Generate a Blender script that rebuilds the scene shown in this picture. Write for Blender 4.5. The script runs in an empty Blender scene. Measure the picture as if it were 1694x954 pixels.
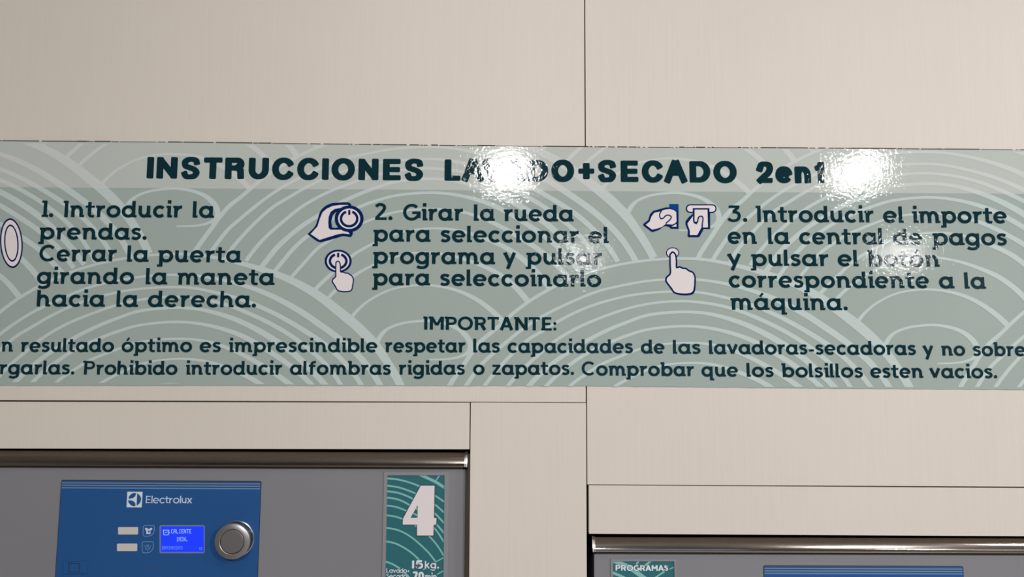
import bpy, bmesh, math, random
from mathutils import Vector, Matrix
from mathutils.geometry import tessellate_polygon
sc = bpy.context.scene
C = sc.collection
random.seed(7)
# ------------------------------------------------------------------ camera
F = 1270.0; CX = 847.0; CY = 477.0           # focal length in pixels of the 1694x954 frame
PITCH, YAW, ROLL = 0.09198379, 0.00752934, 0.00494615
CAM = Vector((0.0, -1.08, 1.60))
_f = Vector((math.sin(YAW)*math.cos(PITCH), math.cos(YAW)*math.cos(PITCH), math.sin(PITCH)))
_r0 = Vector((math.cos(YAW), -math.sin(YAW), 0)); _u0 = _r0.cross(_f)
_r = math.cos(ROLL)*_r0 + math.sin(ROLL)*_u0
_u = -math.sin(ROLL)*_r0 + math.cos(ROLL)*_u0
cam = bpy.data.objects.new('camera', bpy.data.cameras.new('camera'))
C.objects.link(cam); sc.camera = cam
cam.matrix_world = Matrix(((_r.x, _u.x, -_f.x, CAM.x), (_r.y, _u.y, -_f.y, CAM.y), (_r.z, _u.z, -_f.z, CAM.z), (0, 0, 0, 1)))
cam.data.sensor_fit = 'HORIZONTAL'; cam.data.sensor_width = 36.0
cam.data.lens = 36.0*F/1694.0
cam.data.clip_start = 0.01
# ------------------------------------------------------------------ world, lamps, exposure
w = bpy.data.worlds.new('world'); sc.world = w; w.use_nodes = True
w.node_tree.nodes['Background'].inputs[0].default_value = (0.55, 0.62, 0.75, 1)
w.node_tree.nodes['Background'].inputs[1].default_value = 0.6
def lamp(name, x, y, z, size, power, tilt=30, color=(1, 0.98, 0.965)):
    d = bpy.data.lights.new(name, 'AREA'); d.shape = 'SQUARE'; d.size = size
    d.energy = power; d.color = color
    o = bpy.data.objects.new(name, d); C.objects.link(o); o.location = (x, y, z)
    o.rotation_euler = (math.radians(tilt), 0, 0)
# ceiling spots of the shop, tipped a little towards the machines, plus one weak added lamp
lamp('ceiling_lamp', 0.0, -3.05, 2.62, 0.18, 36, 35)
lamp('ceiling_lamp', 1.91, -3.00, 2.62, 0.17, 44, 35)
lamp('ceiling_lamp', 2.12, -1.62, 2.68, 0.21, 17, 25)
lamp('ceiling_lamp', 0.0, -1.00, 2.68, 0.21, 3, 10)  # unseen weak lamp, added so the knob throws a shadow below it
lamp('ceiling_lamp', 0.80, -6.9, 2.68, 0.20, 15, 30)
lamp('ceiling_lamp', 4.0, -6.6, 2.68, 0.20, 32, 30)
sc.view_settings.view_transform = 'Standard'; sc.view_settings.look = 'None'
sc.view_settings.gamma = 1.0; sc.view_settings.use_curve_mapping = False
sc.view_settings.exposure = 0.0

# ------------------------------------------------------------------ helpers
def P(px, py, y=0.0):
    """the point of the plane at depth y seen at pixel (px, py)"""
    d = _r*((px-CX)/F) - _u*((py-CY)/F) + _f
    return CAM + d*((y-CAM.y)/d.y)
def lin(c):
    c /= 255.0
    return c/12.92 if c <= 0.04045 else ((c+0.055)/1.055)**2.4
def rgb(r, g, b, k=1.2):
    return (min(lin(r)*k, 0.95), min(lin(g)*k, 0.95), min(lin(b)*k, 0.95), 1)
def mat(name, col, rough=0.5, metal=0.0, spec=0.5, coat=0.0, coat_rough=0.1):
    m = bpy.data.materials.new(name); m.use_nodes = True
    b = m.node_tree.nodes['Principled BSDF']
    b.inputs['Base Color'].default_value = col; b.inputs['Roughness'].default_value = rough
    b.inputs['Metallic'].default_value = metal; b.inputs['Specular IOR Level'].default_value = spec
    b.inputs['Coat Weight'].default_value = coat; b.inputs['Coat Roughness'].default_value = coat_rough
    return m
class N:
    def __init__(s, m): s.t = m.node_tree; s.b = s.t.nodes['Principled BSDF']
    def new(s, kind, **kw):
        n = s.t.nodes.new(kind)
        for k, v in kw.items():
            if hasattr(n, k): setattr(n, k, v)
            else: n.inputs[k.replace('_', ' ')].default_value = v
        return n
    def link(s, a, b): s.t.links.new(a, b)
def noise_node(n, scale_vec, scale, detail=3):
    g = n.new('ShaderNodeNewGeometry')
    mp = n.new('ShaderNodeVectorMath', operation='MULTIPLY'); mp.inputs[1].default_value = scale_vec
    n.link(g.outputs['Position'], mp.inputs[0])
    t = n.new('ShaderNodeTexNoise'); t.inputs['Scale'].default_value = scale; t.inputs['Detail'].default_value = detail
    n.link(mp.outputs[0], t.inputs['Vector']); return t
def vary(m, amount, vec, scale, detail=3):
    """multiply the base colour by a soft noise"""
    n = N(m); t = noise_node(n, vec, scale, detail)
    r = n.new('ShaderNodeMapRange'); r.inputs['From Min'].default_value = 0.3; r.inputs['From Max'].default_value = 0.7
    r.inputs['To Min'].default_value = 1-amount; r.inputs['To Max'].default_value = 1+amount*0.4
    n.link(t.outputs['Fac'], r.inputs['Value'])
    mx = n.new('ShaderNodeVectorMath', operation='SCALE')
    src = n.b.inputs['Base Color']
    if src.is_linked: n.link(src.links[0].from_socket, mx.inputs[0])
    else: mx.inputs[0].default_value = src.default_value[:3]
    n.link(r.outputs[0], mx.inputs['Scale']); n.link(mx.outputs[0], src)
def bump(m, parts, target='Normal'):
    """parts: (vector scale, noise scale, distance)"""
    n = N(m); prev = None
    for vec, s, dist in parts:
        t = noise_node(n, vec, s, 3)
        b = n.new('ShaderNodeBump'); b.inputs['Distance'].default_value = dist; b.inputs['Strength'].default_value = 1.0
        n.link(t.outputs['Fac'], b.inputs['Height'])
        if prev: n.link(prev.outputs[0], b.inputs['Normal'])
        prev = b
    n.link(prev.outputs[0], n.b.inputs['Normal'])
    if n.b.inputs['Coat Weight'].default_value > 0: n.link(prev.outputs[0], n.b.inputs['Coat Normal'])
def tag(o, label=None, cat=None, group=None, kind=None):
    if label: o['label'] = label
    if cat: o['category'] = cat
    if group: o['group'] = group
    if kind: o['kind'] = kind
    return o
def empty(name, loc=(0, 0, 0)):
    o = bpy.data.objects.new(name, None); C.objects.link(o); o.location = loc
    o.empty_display_size = 0.05; return o
class MB:
    """collects faces (world coordinates) and links them as one mesh object"""
    def __init__(s): s.v = []; s.f = []; s.m = []
    def face(s, pts, mi=0):
        i = len(s.v); s.v += [tuple(p) for p in pts]; s.f.append(tuple(range(i, i+len(pts)))); s.m.append(mi)
    def faces(s, vs, fs, mi=0):
        i = len(s.v); s.v += [tuple(p) for p in vs]
        for f in fs: s.f.append(tuple(i+k for k in f)); s.m.append(mi)
    def prism(s, loop, y0, y1, mi=0):
        """loop: (x, z) counter-clockwise seen from the camera; y0 front, y1 back"""
        n = len(loop); a = [(x, y0, z) for x, z in loop]; b = [(x, y1, z) for x, z in loop]
        s.faces(a+b, [tuple(range(n))] + [tuple(reversed(range(n, 2*n)))] +
                [(i, n+i, n+(i+1) % n, (i+1) % n) for i in range(n)], mi)
    def box(s, x0, x1, y0, y1, z0, z1, mi=0):
        s.prism([(x0, z0), (x1, z0), (x1, z1), (x0, z1)], y0, y1, mi)
    def build(s, name, mats, parent=None, bevel=0.0, smooth=False):
        me = bpy.data.meshes.new(name); me.from_pydata(s.v, [], s.f)
        for m in (mats if isinstance(mats, (list, tuple)) else [mats]): me.materials.append(m)
        me.polygons.foreach_set('material_index', s.m)
        if smooth: me.polygons.foreach_set('use_smooth', [True]*len(s.f))
        me.update()
        o = bpy.data.objects.new(name, me); C.objects.link(o)
        if parent:
            o.parent = parent
            if parent.type == 'EMPTY': o.matrix_parent_inverse = Matrix.Translation(-parent.location)
        if bevel:
            b = o.modifiers.new('bevel', 'BEVEL'); b.width = bevel; b.segments = 2; b.limit_method = 'ANGLE'
        return o
# ---- flat print: polygons in pixel space dropped on the plane they are printed on
def clip_poly(poly, clip):
    out = poly
    for i in range(len(clip)):
        a = clip[i]; b = clip[(i+1) % len(clip)]
        def inside(p): return (b[0]-a[0])*(p[1]-a[1]) - (b[1]-a[1])*(p[0]-a[0]) >= 0
        src = out; out = []
        for j in range(len(src)):
            p = src[j]; q = src[(j+1) % len(src)]
            ip, iq = inside(p), inside(q)
            if ip: out.append(p)
            if ip != iq:
                d = (b[0]-a[0])*(q[1]-p[1]) - (b[1]-a[1])*(q[0]-p[0])
                if abs(d) > 1e-12:
                    t = -((b[0]-a[0])*(p[1]-a[1]) - (b[1]-a[1])*(p[0]-a[0]))/d
                    out.append((p[0]+(q[0]-p[0])*t, p[1]+(q[1]-p[1])*t))
        if len(out) < 3: return []
    return out
class Ink(MB):
    def __init__(s, y, clip=None): super().__init__(); s.y = y; s.clip = clip   # clip: px polygon, y down, clockwise on screen
    def lift(s): s.n = (getattr(s, 'n', 0)+1) % 9; return -6e-6*s.n
    def poly(s, pts, mi=0):
        if s.clip:
            pts = clip_poly(pts, s.clip)
            if len(pts) < 3: return
        a = sum(pts[i][0]*pts[(i+1) % len(pts)][1]-pts[(i+1) % len(pts)][0]*pts[i][1] for i in range(len(pts)))
        if a > 0: pts = pts[::-1]          # face the camera
        s.face([P(x, y, s.y+getattr(s, 'dz', 0)) for x, y in pts], mi)
    def area(s, loops, mi=0):
        """arbitrary outline with holes"""
        flat = [p for l in loops for p in l]
        for t in tessellate_polygon([[Vector((x, y, 0)) for x, y in l] for l in loops]):
            s.poly([flat[i] for i in t], mi)
    def stroke(s, pts, w, mi=0, closed=False, thin=1.0, cap='butt', r=0.0):
        """w: width or list of widths; thin: how much thinner horizontal runs are"""
        keep = [i for i in range(len(pts)) if i == 0 or math.hypot(pts[i][0]-pts[i-1][0], pts[i][1]-pts[i-1][1]) > .02]
        if isinstance(w, (list, tuple)): w = [w[i] for i in keep]
        pts = [Vector(pts[i]) for i in keep]; n = len(pts)
        if getattr(s, 'auto', False): s.dz = s.lift()
        W = list(w) if isinstance(w, (list, tuple)) else [w]*n
        if cap == 'soft' and not closed:
            rr = min(r, W[0]/2)
            for e in (0, -1):
                a, b = (pts[0], pts[1]) if e == 0 else (pts[-1], pts[-2])
                d = (a-b).normalized(); nn = Vector((-d.y, d.x)); h = s._w(W[e], d, thin)/2
                q = a+d*0.0; loop = []
                for k in range(5):
                    t = math.pi/2*k/4; loop.append(q-d*rr+d*rr*math.sin(t)+nn*(h-rr+rr*math.cos(t)))
                for k in range(5):
                    t = math.pi/2*(1-k/4); loop.append(q-d*rr+d*rr*math.sin(t)-nn*(h-rr+rr*math.cos(t)))
                s.dz = getattr(s, 'dz', 0)-2.5e-6; s.poly([tuple(v) for v in loop], mi); s.dz += 2.5e-6
            pts[0] = pts[0]+(pts[1]-pts[0]).normalized()*rr*0.98
            pts[-1] = pts[-1]+(pts[-2]-pts[-1]).normalized()*rr*0.98
        off = []
        for i in range(n):
            if closed: d0 = pts[i]-pts[i-1]; d1 = pts[(i+1) % n]-pts[i]
            else:
                d0 = pts[i]-pts[i-1] if i else pts[1]-pts[0]
                d1 = pts[i+1]-pts[i] if i < n-1 else d0
            d0 = d0.normalized(); d1 = d1.normalized(); n0 = Vector((-d0.y, d0.x)); n1 = Vector((-d1.y, d1.x))
            m = n0+n1
            if m.length < 1e-6: m = n0.copy()
            m.normalize(); c = max(m.dot(n0), 0.42)
            t = d0+d1; t = t.normalized() if t.length > 1e-6 else d0
            off.append(m*(s._w(W[i], t, thin)/2/c))
        for i in range(n if closed else n-1):
            j = (i+1) % n
            s.poly([tuple(pts[i]+off[i]), tuple(pts[j]+off[j]), tuple(pts[j]-off[j]), tuple(pts[i]-off[i])], mi)
        if cap == 'round' and not closed:
            for e in (0, -1): s.disc(pts[e][0], pts[e][1], W[e]/2, mi=mi, n=12)
    def _w(s, w, d, thin): return w*(thin+(1-thin)*abs(d.y))
    def disc(s, x, y, rx, ry=None, mi=0, n=28):
        ry = rx if ry is None else ry
        s.poly([(x+rx*math.cos(2*math.pi*k/n), y+ry*math.sin(2*math.pi*k/n)) for k in range(n)], mi)
def ell(cx, cy, rx, ry, a0, a1, n=14):
    return [(cx+rx*math.cos(math.radians(a0+(a1-a0)*k/n)), cy+ry*math.sin(math.radians(a0+(a1-a0)*k/n))) for k in range(n+1)]
def smooth(pts, step=4.0):
    """Catmull-Rom through the points; extra coordinates (width) ride along"""
    out = []; n = len(pts)
    for i in range(n-1):
        p0 = pts[max(i-1, 0)]; p1 = pts[i]; p2 = pts[i+1]; p3 = pts[min(i+2, n-1)]
        L = math.hypot(p2[0]-p1[0], p2[1]-p1[1]); k = max(1, int(L/step))
        def kn(a, b): return max(math.hypot(a[0]-b[0], a[1]-b[1]), 1e-4)**0.5
        t0 = 0; t1 = t0+kn(p0, p1) if i else -0; d12 = kn(p1, p2); d01 = kn(p0, p1) if i else d12; d23 = kn(p2, p3) if i < n-2 else d12
        for j in range(k):
            t = j/k; r = []
            for c in range(len(p1)):
                m1 = ((p1[c]-p0[c])/d01-(p2[c]-p0[c])/(d01+d12)+(p2[c]-p1[c])/d12)*d12 if i else (p2[c]-p1[c])
                m2 = ((p2[c]-p1[c])/d12-(p3[c]-p1[c])/(d12+d23)+(p3[c]-p2[c])/d23)*d12 if i < n-2 else (p2[c]-p1[c])
                h = (2*t**3-3*t**2+1)*p1[c]+(t**3-2*t**2+t)*m1+(-2*t**3+3*t**2)*p2[c]+(t**3-t**2)*m2
                r.append(h)
            out.append(tuple(r))
    out.append(tuple(pts[-1])); return out

# ------------------------------------------------------------------ materials
M = {}
def wood(name, col):
    m = mat(name, col, rough=0.5, spec=0.4)
    vary(m, 0.03, (1, 1, 1), 2.5); vary(m, 0.022, (90, 1, 2.2), 3.0, 4)
    bump(m, [((160, 1, 3.0), 2.4, 0.00003), ((500, 1, 60), 1.0, 0.00001)])
    return m
M['panel'] = wood('whitewashed_laminate', rgb(205, 197, 188))
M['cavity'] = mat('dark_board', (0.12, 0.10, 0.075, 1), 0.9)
def vinyl(name, col, k=1.2, rough=0.03):
    m = mat(name, rgb(*col, k), rough=rough, spec=0.17)
    bump(m, [((60, 1, 7), 3.0, 0.00003), ((1, 1, 1), 80.0, 0.00004), ((1, 1, 1), 200.0, 0.00012), ((1.6, 1, .7), 420.0, 0.00002)])
    return m
M['sheet'] = vinyl('sage_vinyl', (153, 165, 160))
M['band'] = vinyl('pale_vinyl', (177, 184, 179))
M['ink'] = vinyl('dark_teal_ink', (14, 45, 53))
M['navy'] = vinyl('navy_ink', (10, 34, 84))
M['blue'] = vinyl('blue_ink', (14, 62, 128))
M['white'] = vinyl('white_ink', (216, 208, 209))
M['wave'] = vinyl('wave_print', (182, 194, 192))
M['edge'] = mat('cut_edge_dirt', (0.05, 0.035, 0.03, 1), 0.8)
ZBAND = 0.5*(P(300, 311.3).z + P(1200, 318.3).z)
def wave_two_tone(m, upper):
    n = N(m); g = n.new('ShaderNodeNewGeometry'); sx = n.new('ShaderNodeSeparateXYZ'); n.link(g.outputs['Position'], sx.inputs[0])
    gt = n.new('ShaderNodeMath', operation='GREATER_THAN'); gt.inputs[1].default_value = ZBAND; n.link(sx.outputs['Z'], gt.inputs[0])
    mx = n.new('ShaderNodeMix', data_type='RGBA'); mx.inputs[6].default_value = n.b.inputs['Base Color'].default_value
    mx.inputs[7].default_value = rgb(*upper); n.link(gt.outputs[0], mx.inputs[0]); n.link(mx.outputs[2], n.b.inputs['Base Color'])
wave_two_tone(M['wave'], (192, 196, 194))
M['steel'] = mat('brushed_steel', (0.50, 0.44, 0.40, 1), 0.09, 1.0)
bump(M['steel'], [((3, 1, 900), 1.0, 0.00003), ((14, 14, 30), 1.0, 0.0003)])
M['steel_dull'] = mat('bright_steel_lip', (0.62, 0.6, 0.58, 1), 0.3, 1.0)
M['grey'] = mat('grey_enamel', rgb(120, 120, 124, 1.25), 0.42, spec=0.4)
vary(M['grey'], 0.03, (1, 1, 1), 5.0); bump(M['grey'], [((1, 1, 1), 700, 0.00002)])
M['grey_light'] = mat('grey_plastic', rgb(128, 127, 131, 1.25), 0.45, spec=0.4)
M['cp_blue'] = mat('blue_overlay', rgb(33, 78, 132, 1.25), 0.35, spec=0.4)
M['cp_dark'] = mat('overlay_rim', rgb(40, 46, 60), 0.5)
M['cp_line'] = mat('overlay_stripe', rgb(98, 132, 172, 1.2), 0.4)
M['cp_line_dark'] = mat('overlay_dark_stripe', rgb(46, 74, 116, 1.2), 0.4)  # muted dark blue bands printed behind the pale stripes
M['cp_silver'] = mat('silver_print', rgb(190, 205, 225, 1.15), 0.4)
M['cp_white'] = mat('white_print', rgb(205, 212, 222, 1.2), 0.4)
M['cp_faint'] = mat('faint_print', rgb(44, 76, 122, 1.25), 0.4)
M['cp_rim'] = mat('display_rim', rgb(108, 122, 155, 1.2), 0.4)
M['button'] = mat('ivory_button', rgb(196, 190, 184, 1.2), 0.4)
M['teal'] = mat('teal_print', rgb(38, 97, 104, 1.25), 0.35)
M['teal_l'] = mat('light_teal_print', rgb(122, 176, 172, 1.2), 0.35)
M['outline'] = mat('dark_outline', rgb(24, 46, 56, 1.2), 0.4)
M['knob_dark'] = mat('knob_grip', (0.03, 0.035, 0.045, 1), 0.4)
M['knob_rim'] = mat('knob_satin_metal', (0.42, 0.405, 0.40, 1), 0.36, 0.85)
M['knob_face'] = mat('knob_face', (0.22, 0.205, 0.205, 1), 0.42, 0.5)
M['knob_chrome'] = mat('knob_chrome_edge', (0.75, 0.74, 0.73, 1), 0.18, 1.0)
def emit(name, col, s):
    m = mat(name, (0.01, 0.01, 0.02, 1), 0.2); b = m.node_tree.nodes['Principled BSDF']
    b.inputs['Emission Color'].default_value = (*[lin(c) for c in col], 1); b.inputs['Emission Strength'].default_value = s; return m
M['lcd'] = emit('lcd_backlight', (22, 58, 255), 0.97)
M['lcd_on'] = emit('lcd_pixels', (165, 200, 255), 0.9)
M['lcd_dim'] = emit('lcd_small_pixels', (105, 150, 255), 0.9)
M['paint'] = mat('white_wall_paint', (0.5, 0.49, 0.47, 1), 0.7)
M['floor'] = mat('grey_floor_tile', (0.30, 0.28, 0.26, 1), 0.35)
M['daylight'] = emit('evening_sky_glass', (150, 185, 225), 1.0)

# ------------------------------------------------------------------ the room
def struct(name, mb, m, parent=None, bevel=0):
    o = mb.build(name, m, parent, bevel)
    if not parent: o['kind'] = 'structure'
    return o
XL, XR, YB, YF, ZT = -3.6, 4.6, -8.6, 0.86, 2.72
b = MB(); b.box(XL-.1, XR+.1, YB-.1, YF+.1, -0.1, 0.0); struct('floor', b, M['floor'])
b = MB(); b.box(XL-.1, XR+.1, YB-.1, YF+.1, ZT, ZT+.1); struct('ceiling', b, M['paint'])
b = MB(); b.box(XL-.1, XL, YB, YF, 0, ZT); struct('wall_left', b, M['paint'])
b = MB(); b.box(XR, XR+.1, YB, YF, 0, ZT); struct('wall_right', b, M['paint'])
b = MB()
b.box(XL, 0.6, YB-.1, YB, 0, ZT); b.box(2.9, XR, YB-.1, YB, 0, ZT); b.box(0.6, 2.9, YB-.1, YB, 0, 0.5); b.box(0.6, 2.9, YB-.1, YB, 2.15, ZT)
struct('wall_back', b, M['paint'])
b = MB(); b.box(0.6, 2.9, YB-.07, YB-.05, 0.5, 2.15); win = struct('window_1', b, M['daylight'])
b = MB()
for x0, x1, z0, z1 in ((0.6, 2.9, 0.5, 0.56), (0.6, 2.9, 2.09, 2.15), (0.6, 0.66, 0.56, 2.09), (2.84, 2.9, 0.56, 2.09), (1.72, 1.78, 0.56, 2.09)):
    b.box(x0, x1, YB-.05, YB-.01, z0, z1)
b.build('window_frame', M['grey'], win)
# the wall of whitewashed boards that the machines are built into
WF = MB(); WF.box(XL, XR, 0.80, YF, 0, ZT)
wf = WF.build('wall_front', M['cavity']); wf['kind'] = 'structure'
TH = 0.018
def quad_px(pts, y): return [((P(px, py, y)).x, (P(px, py, y)).z) for px, py in pts]
xs = P(967.6, 120).x; xe = P(971.0, 800).x
z_top = ZT
def panel(x0, x1, z0l, z0r, z1l, z1r, x0b=None, x1b=None, th=TH):
    """x at top / bottom, z bottom left/right, z top left/right"""
    x0b = x0 if x0b is None else x0b; x1b = x1 if x1b is None else x1b
    b = MB(); b.prism([(x0b, z0l), (x1b, z0r), (x1, z1r), (x0, z1l)], 0.0, th)
    return b.build('wall_panel', M['panel'], wf, bevel=0.0004)
zA0, zA1 = P(0, 662.9).z, P(968.5, 665.2).z       # bottom of the upper left board
zB0, zB1 = P(973, 801.2).z, P(1694, 806.6).z      # bottom of the upper right board
g = 0.0006
XO0, XO1 = P(-175, 850).x, P(1925, 900).x
panel(-1.9, xs-g, zA0, zA1, z_top-.002, z_top-.002)                                  # upper left
panel(xs+g, 1.9, zB0, zB1, z_top-.002, z_top-.002, x0b=P(970.9, 795).x+g)            # upper right
panel(XL+.002, -1.9-2*g, zA0, zA0, z_top-.002, z_top-.002); panel(1.9+2*g, XR-.002, zB1, zB1, z_top-.002, z_top-.002)
xm = P(777.6, 700).x
panel(XO0+g, xm-g, P(0, 742).z, P(776, 742.9).z, zA0-.0015, zA1-.0013)               # fascia above machine four
panel(xm+g+.0002, P(969.6, 680).x, 0.004, 0.004, zA1-.0010, zA1-.0010, x1b=P(969.6, 680).x)   # pillar
panel(P(974.2, 840).x, XO1-g, P(975, 882.6).z, P(1694, 887.3).z, zB0-.0010, zB1-.0012)  # fascia above right machine
panel(XL+.002, XO0-g, 0.004, 0.004, zA0-.0015, zA0-.0015); panel(XO1+g, XR-.002, 0.004, 0.004, zB1-.0015, zB1-.0015)

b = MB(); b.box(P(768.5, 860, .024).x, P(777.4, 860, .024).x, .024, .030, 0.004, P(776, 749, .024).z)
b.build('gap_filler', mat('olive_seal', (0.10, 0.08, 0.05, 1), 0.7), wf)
# ------------------------------------------------------------------ lettering: slab-footed rounded lower case drawn with strokes
def glyphs(w, serif=True):
    """unit: x-height = 1, origin on the baseline, y up.  returns {char: (strokes, xmin, xmax)}; stroke = (points, width factor, closed)"""
    a = w/2; hz = 0.86; bq = w*hz/2; G = {}
    fl, ft = (0.09, 0.11) if serif else (0.0, 0.0); sw = min(0.2, w)/w
    st = a+fl                                     # stem centre of n, r, p ...
    def flag(s, y=1.0, L=None): return [([(s-a-(fl if L is None else L), y-0.1), (s, y-0.1)], sw, False)] if serif else []
    def foot(s, y=0.0): return [([(s, y+0.1), (s+a+ft, y+0.1)], sw, False)] if serif else []
    def line(*p, k=1.0): return [(list(p), k, False)]
    ryo = 0.535-bq
    def bowl(cx, rx=0.42): return [(ell(cx, 0.5, rx, ryo, 0, 360, 26)[:-1], 1.0, True)]
    def add(c, st_, x0, x1): G[c] = (st_, x0, x1)
    add('o', bowl(.595, .595-a), 0, 1.19)
    R = .56+.42
    rf = R+a+ft
    add('a', bowl(.56-.42+.42)+line((R, 1.0), (R, 0))+foot(R), -.0, rf)
    add('d', bowl(.56)+line((R, 1.4), (R, 0))+foot(R), 0, rf)
    add('q', bowl(.56)+line((R, 1.0), (R, -.39))+([([(R, -.30), (R+.29, -.30)], sw, False)] if serif else []), 0, rf)
    add('g', bowl(.56)+line((R, 1.0), (R, -.05))+[(ell(.54, -.04, R-.54, .28, 0, -148, 12), 0.92, False)], 0, R+a+.04)
    B = st+.42
    add('b', bowl(B)+line((st, 1.4), (st, 0))+flag(st, 1.4), 0, B+.42+a)
    add('p', bowl(B)+line((st, 1.0), (st, -.39))+flag(st)+([([(st-.30, -.30), (st, -.30)], sw, False)] if serif else []), 0, B+.42+a)
    def arch(s, e): return [([(s, .0), (s, .5)], 1, False), (ell((s+e)/2, .5, (e-s)/2, .395, 180, 0, 12), 1.0, False), ([(e, .5), (e, 0)], 1, False)]
    e = st+.68
    add('n', arch(st, e)+line((st, 1), (st, 0))+flag(st)+foot(e), 0, e+a+ft)
    add('h', arch(st-fl, e-fl)+line((st-fl, 1.4), (st-fl, 0))+foot(e-fl), 0, e-fl+a+ft)
    m1, m2 = st+.62, st+1.24
    add('m', arch(st, m1)+arch(m1, m2)+line((st, 1), (st, 0))+flag(st)+foot(m2), 0, m2+a+ft)
    u0, u1 = a+.02, a+.70
    add('u', [([(u0, 1), (u0, .5)], 1, False), (ell((u0+u1)/2, .5, (u1-u0)/2, .395, 180, 360, 12), 1, False), ([(u1, 1.0), (u1, 0)], 1, False)]+foot(u1), 0, u1+a+ft)
    add('r', line((st, 1), (st, 0))+flag(st)+[(ell(st+.44, .45, .44, .44, 178, 82, 8), 1.0, False)], 0, st+.52)
    add('c', [(ell(.56, .5, .56-a, ryo, 42, 318, 20), 1.0, False)], 0, 1.0)
    add('e', [(ell(.57, .5, .57-a, ryo, 0, 318, 22), 1.0, False), ([(.05+a*.6, .5), (1.14-a*.6, .5)], .60, False)], 0, 1.14)
    S = [(.76, .80), (.66, .87), (.48, .905), (.29, .87), (.20, .75), (.28, .62), (.45, .545), (.62, .48), (.72, .37), (.68, .20), (.50, .105), (.30, .11), (.13, .19)]
    if w < .25: S = [(x*1.0, .5+(y-.5)*1.06) for x, y in S]
    add('s', [(smooth(S, .05), .92, False)], .04, .88)
    add('i', line((st, 1), (st, 0))+flag(st)+foot(st)+line((st, 1.18), (st, 1.18+w*.95), k=1.02), 0, st+a+ft*.4)
    add('l', line((a, 1.4), (a, 0))+foot(a), 0, w+ft)
    add('1', line((st+.06, 1.4), (st+.06, 0))+flag(st+.06, 1.4, .14)+foot(st+.06)+([([(st-a-.06, .09), (st, .09)], sw, False)] if serif else []), 0, st+a+.12)
    ts = a+.16
    add('t', line((ts, 1.30), (ts, .18))+line((-.02, .9), (ts+.42, .9), k=sw)+[(ell(ts+.20, .24, .20, .15, 180, 270, 5)+[(ts+.40, .09)], .85, False)], 0, ts+.42)
    add('f', line((ts, 1.05), (ts, 0))+line((0, .9), (ts+.38, .9), k=sw)+[(ell(ts+.30, 1.03, .30, .25, 180, 90, 6)+[(ts+.42, 1.28)], .9, False)], 0, ts+.42)
    add('v', line((.13, 1), (.54, .06))+line((.95, 1), (.54, .06))+flag(.19, 1.0, .02), 0, 1.08)
    add('y', line((.15, 1), (.58, .10))+line((.97, 1), (.38, -.39))+flag(.19, 1.0, .02), 0, 1.1)
    add('z', line((.04, .90), (.86, .90), k=.75)+line((.72, .87), (.16, .13), k=.9)+line((.04, .10), (.90, .10), k=.75), 0, .92)
    add('x', line((.10, 1), (.88, 0))+line((.88, 1), (.10, 0)), 0, .98)
    add('k', line((a, 1.4), (a, 0))+line((.80, 1), (a+.05, .42))+line((.40, .62), (.86, 0)), 0, .95)
    add('.', [('dot', .18, .155, .175)], .0, .36)
    add(':', [('dot', .18, .155, .165), ('dot', .18, .75, .165)], .0, .36)
    add('-', line((.05, .42), (.55, .42), k=.75), 0, .6)
    add('+', line((.05, .5), (.75, .5), k=.8)+line((.4, .15), (.4, .85), k=.8), 0, .8)
    acc = [([(.50, 1.13), (.74, 1.44)], .62, False)]
    add('á', G['a'][0]+acc, G['a'][1], G['a'][2]); add('ó', G['o'][0]+acc, 0, 1.19)
    # capitals, height H
    H = 1.40
    def cflag(s): return flag(s, H, .14)
    add('I', line((a+.1, H), (a+.1, 0))+flag(a+.1, H, .11), 0, a*2+.14)
    add('C', [(ell(.76, H/2, .76-a, H/2+.03-bq, 44, 316, 24), .92, False)], 0, 1.40)
    add('G', [(ell(.76, H/2, .76-a, H/2+.03-bq, 44, 338, 24), .92, False)]+line((.80, .66), (1.50, .66), k=.72)+line((1.38, .70), (1.38, .20), k=.92), 0, 1.50)
    s0 = a+.12 if serif else a
    pb = [(s0, H-bq), (s0+.42, H-bq)]+ell(s0+.46, H-bq-.31, .36, .31, 90, -90, 10)+[(s0+.42, H-bq-.62), (s0, H-bq-.62)]
    add('P', line((s0, H), (s0, 0))+[(pb, .86, False)]+cflag(s0)[:1], 0, s0+.82+a)
    add('R', line((s0, H), (s0, 0))+[(pb, .86, False)]+line((s0+.50, .62), (s0+.86, 0))+cflag(s0)[:1], 0, s0+1.02)
    add('M', line((s0, 0), (s0, H))+line((s0+1.12, H), (s0+1.12, 0))+line((s0+.02, H-.05), (s0+.56, .50), k=.9)+line((s0+1.10, H-.05), (s0+.56, .50), k=.9)+cflag(s0), 0, s0+1.12+a)
    add('O', [(ell(.78, H/2, .78-a, H/2+.03-bq, 0, 360, 30)[:-1], .92, True)], 0, 1.56)
    add('T', line((0, H-.11), (1.16, H-.11), k=.72)+line((.58, H), (.58, 0))+([([(.08, H), (.08, H-.30)], .5, False), ([(1.08, H), (1.08, H-.30)], .5, False)] if serif else []), 0, 1.16)
    add('A', line((.12, 0), (.66, H))+line((1.20, 0), (.66, H))+line((.30, .42), (1.02, .42), k=.72), -.02, 1.34)
    add('N', line((s0, 0), (s0, H))+line((s0+.95, H), (s0+.95, 0))+line((s0+.02, H-.04), (s0+.93, .05), k=.95)+cflag(s0), 0, s0+.95+a)
    add('E', line((s0, 0), (s0, H))+line((s0, H-.11), (s0+.80, H-.11), k=.72)+line((s0, .70), (s0+.70, .70), k=.72)+line((s0-(a+.1 if serif else 0), .11), (s0+.84, .11), k=.72), 0, s0+.86)
    add('L', line((s0, 0), (s0, H))+line((s0, .11), (s0+.72, .11), k=.9), 0, s0+.75)
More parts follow.
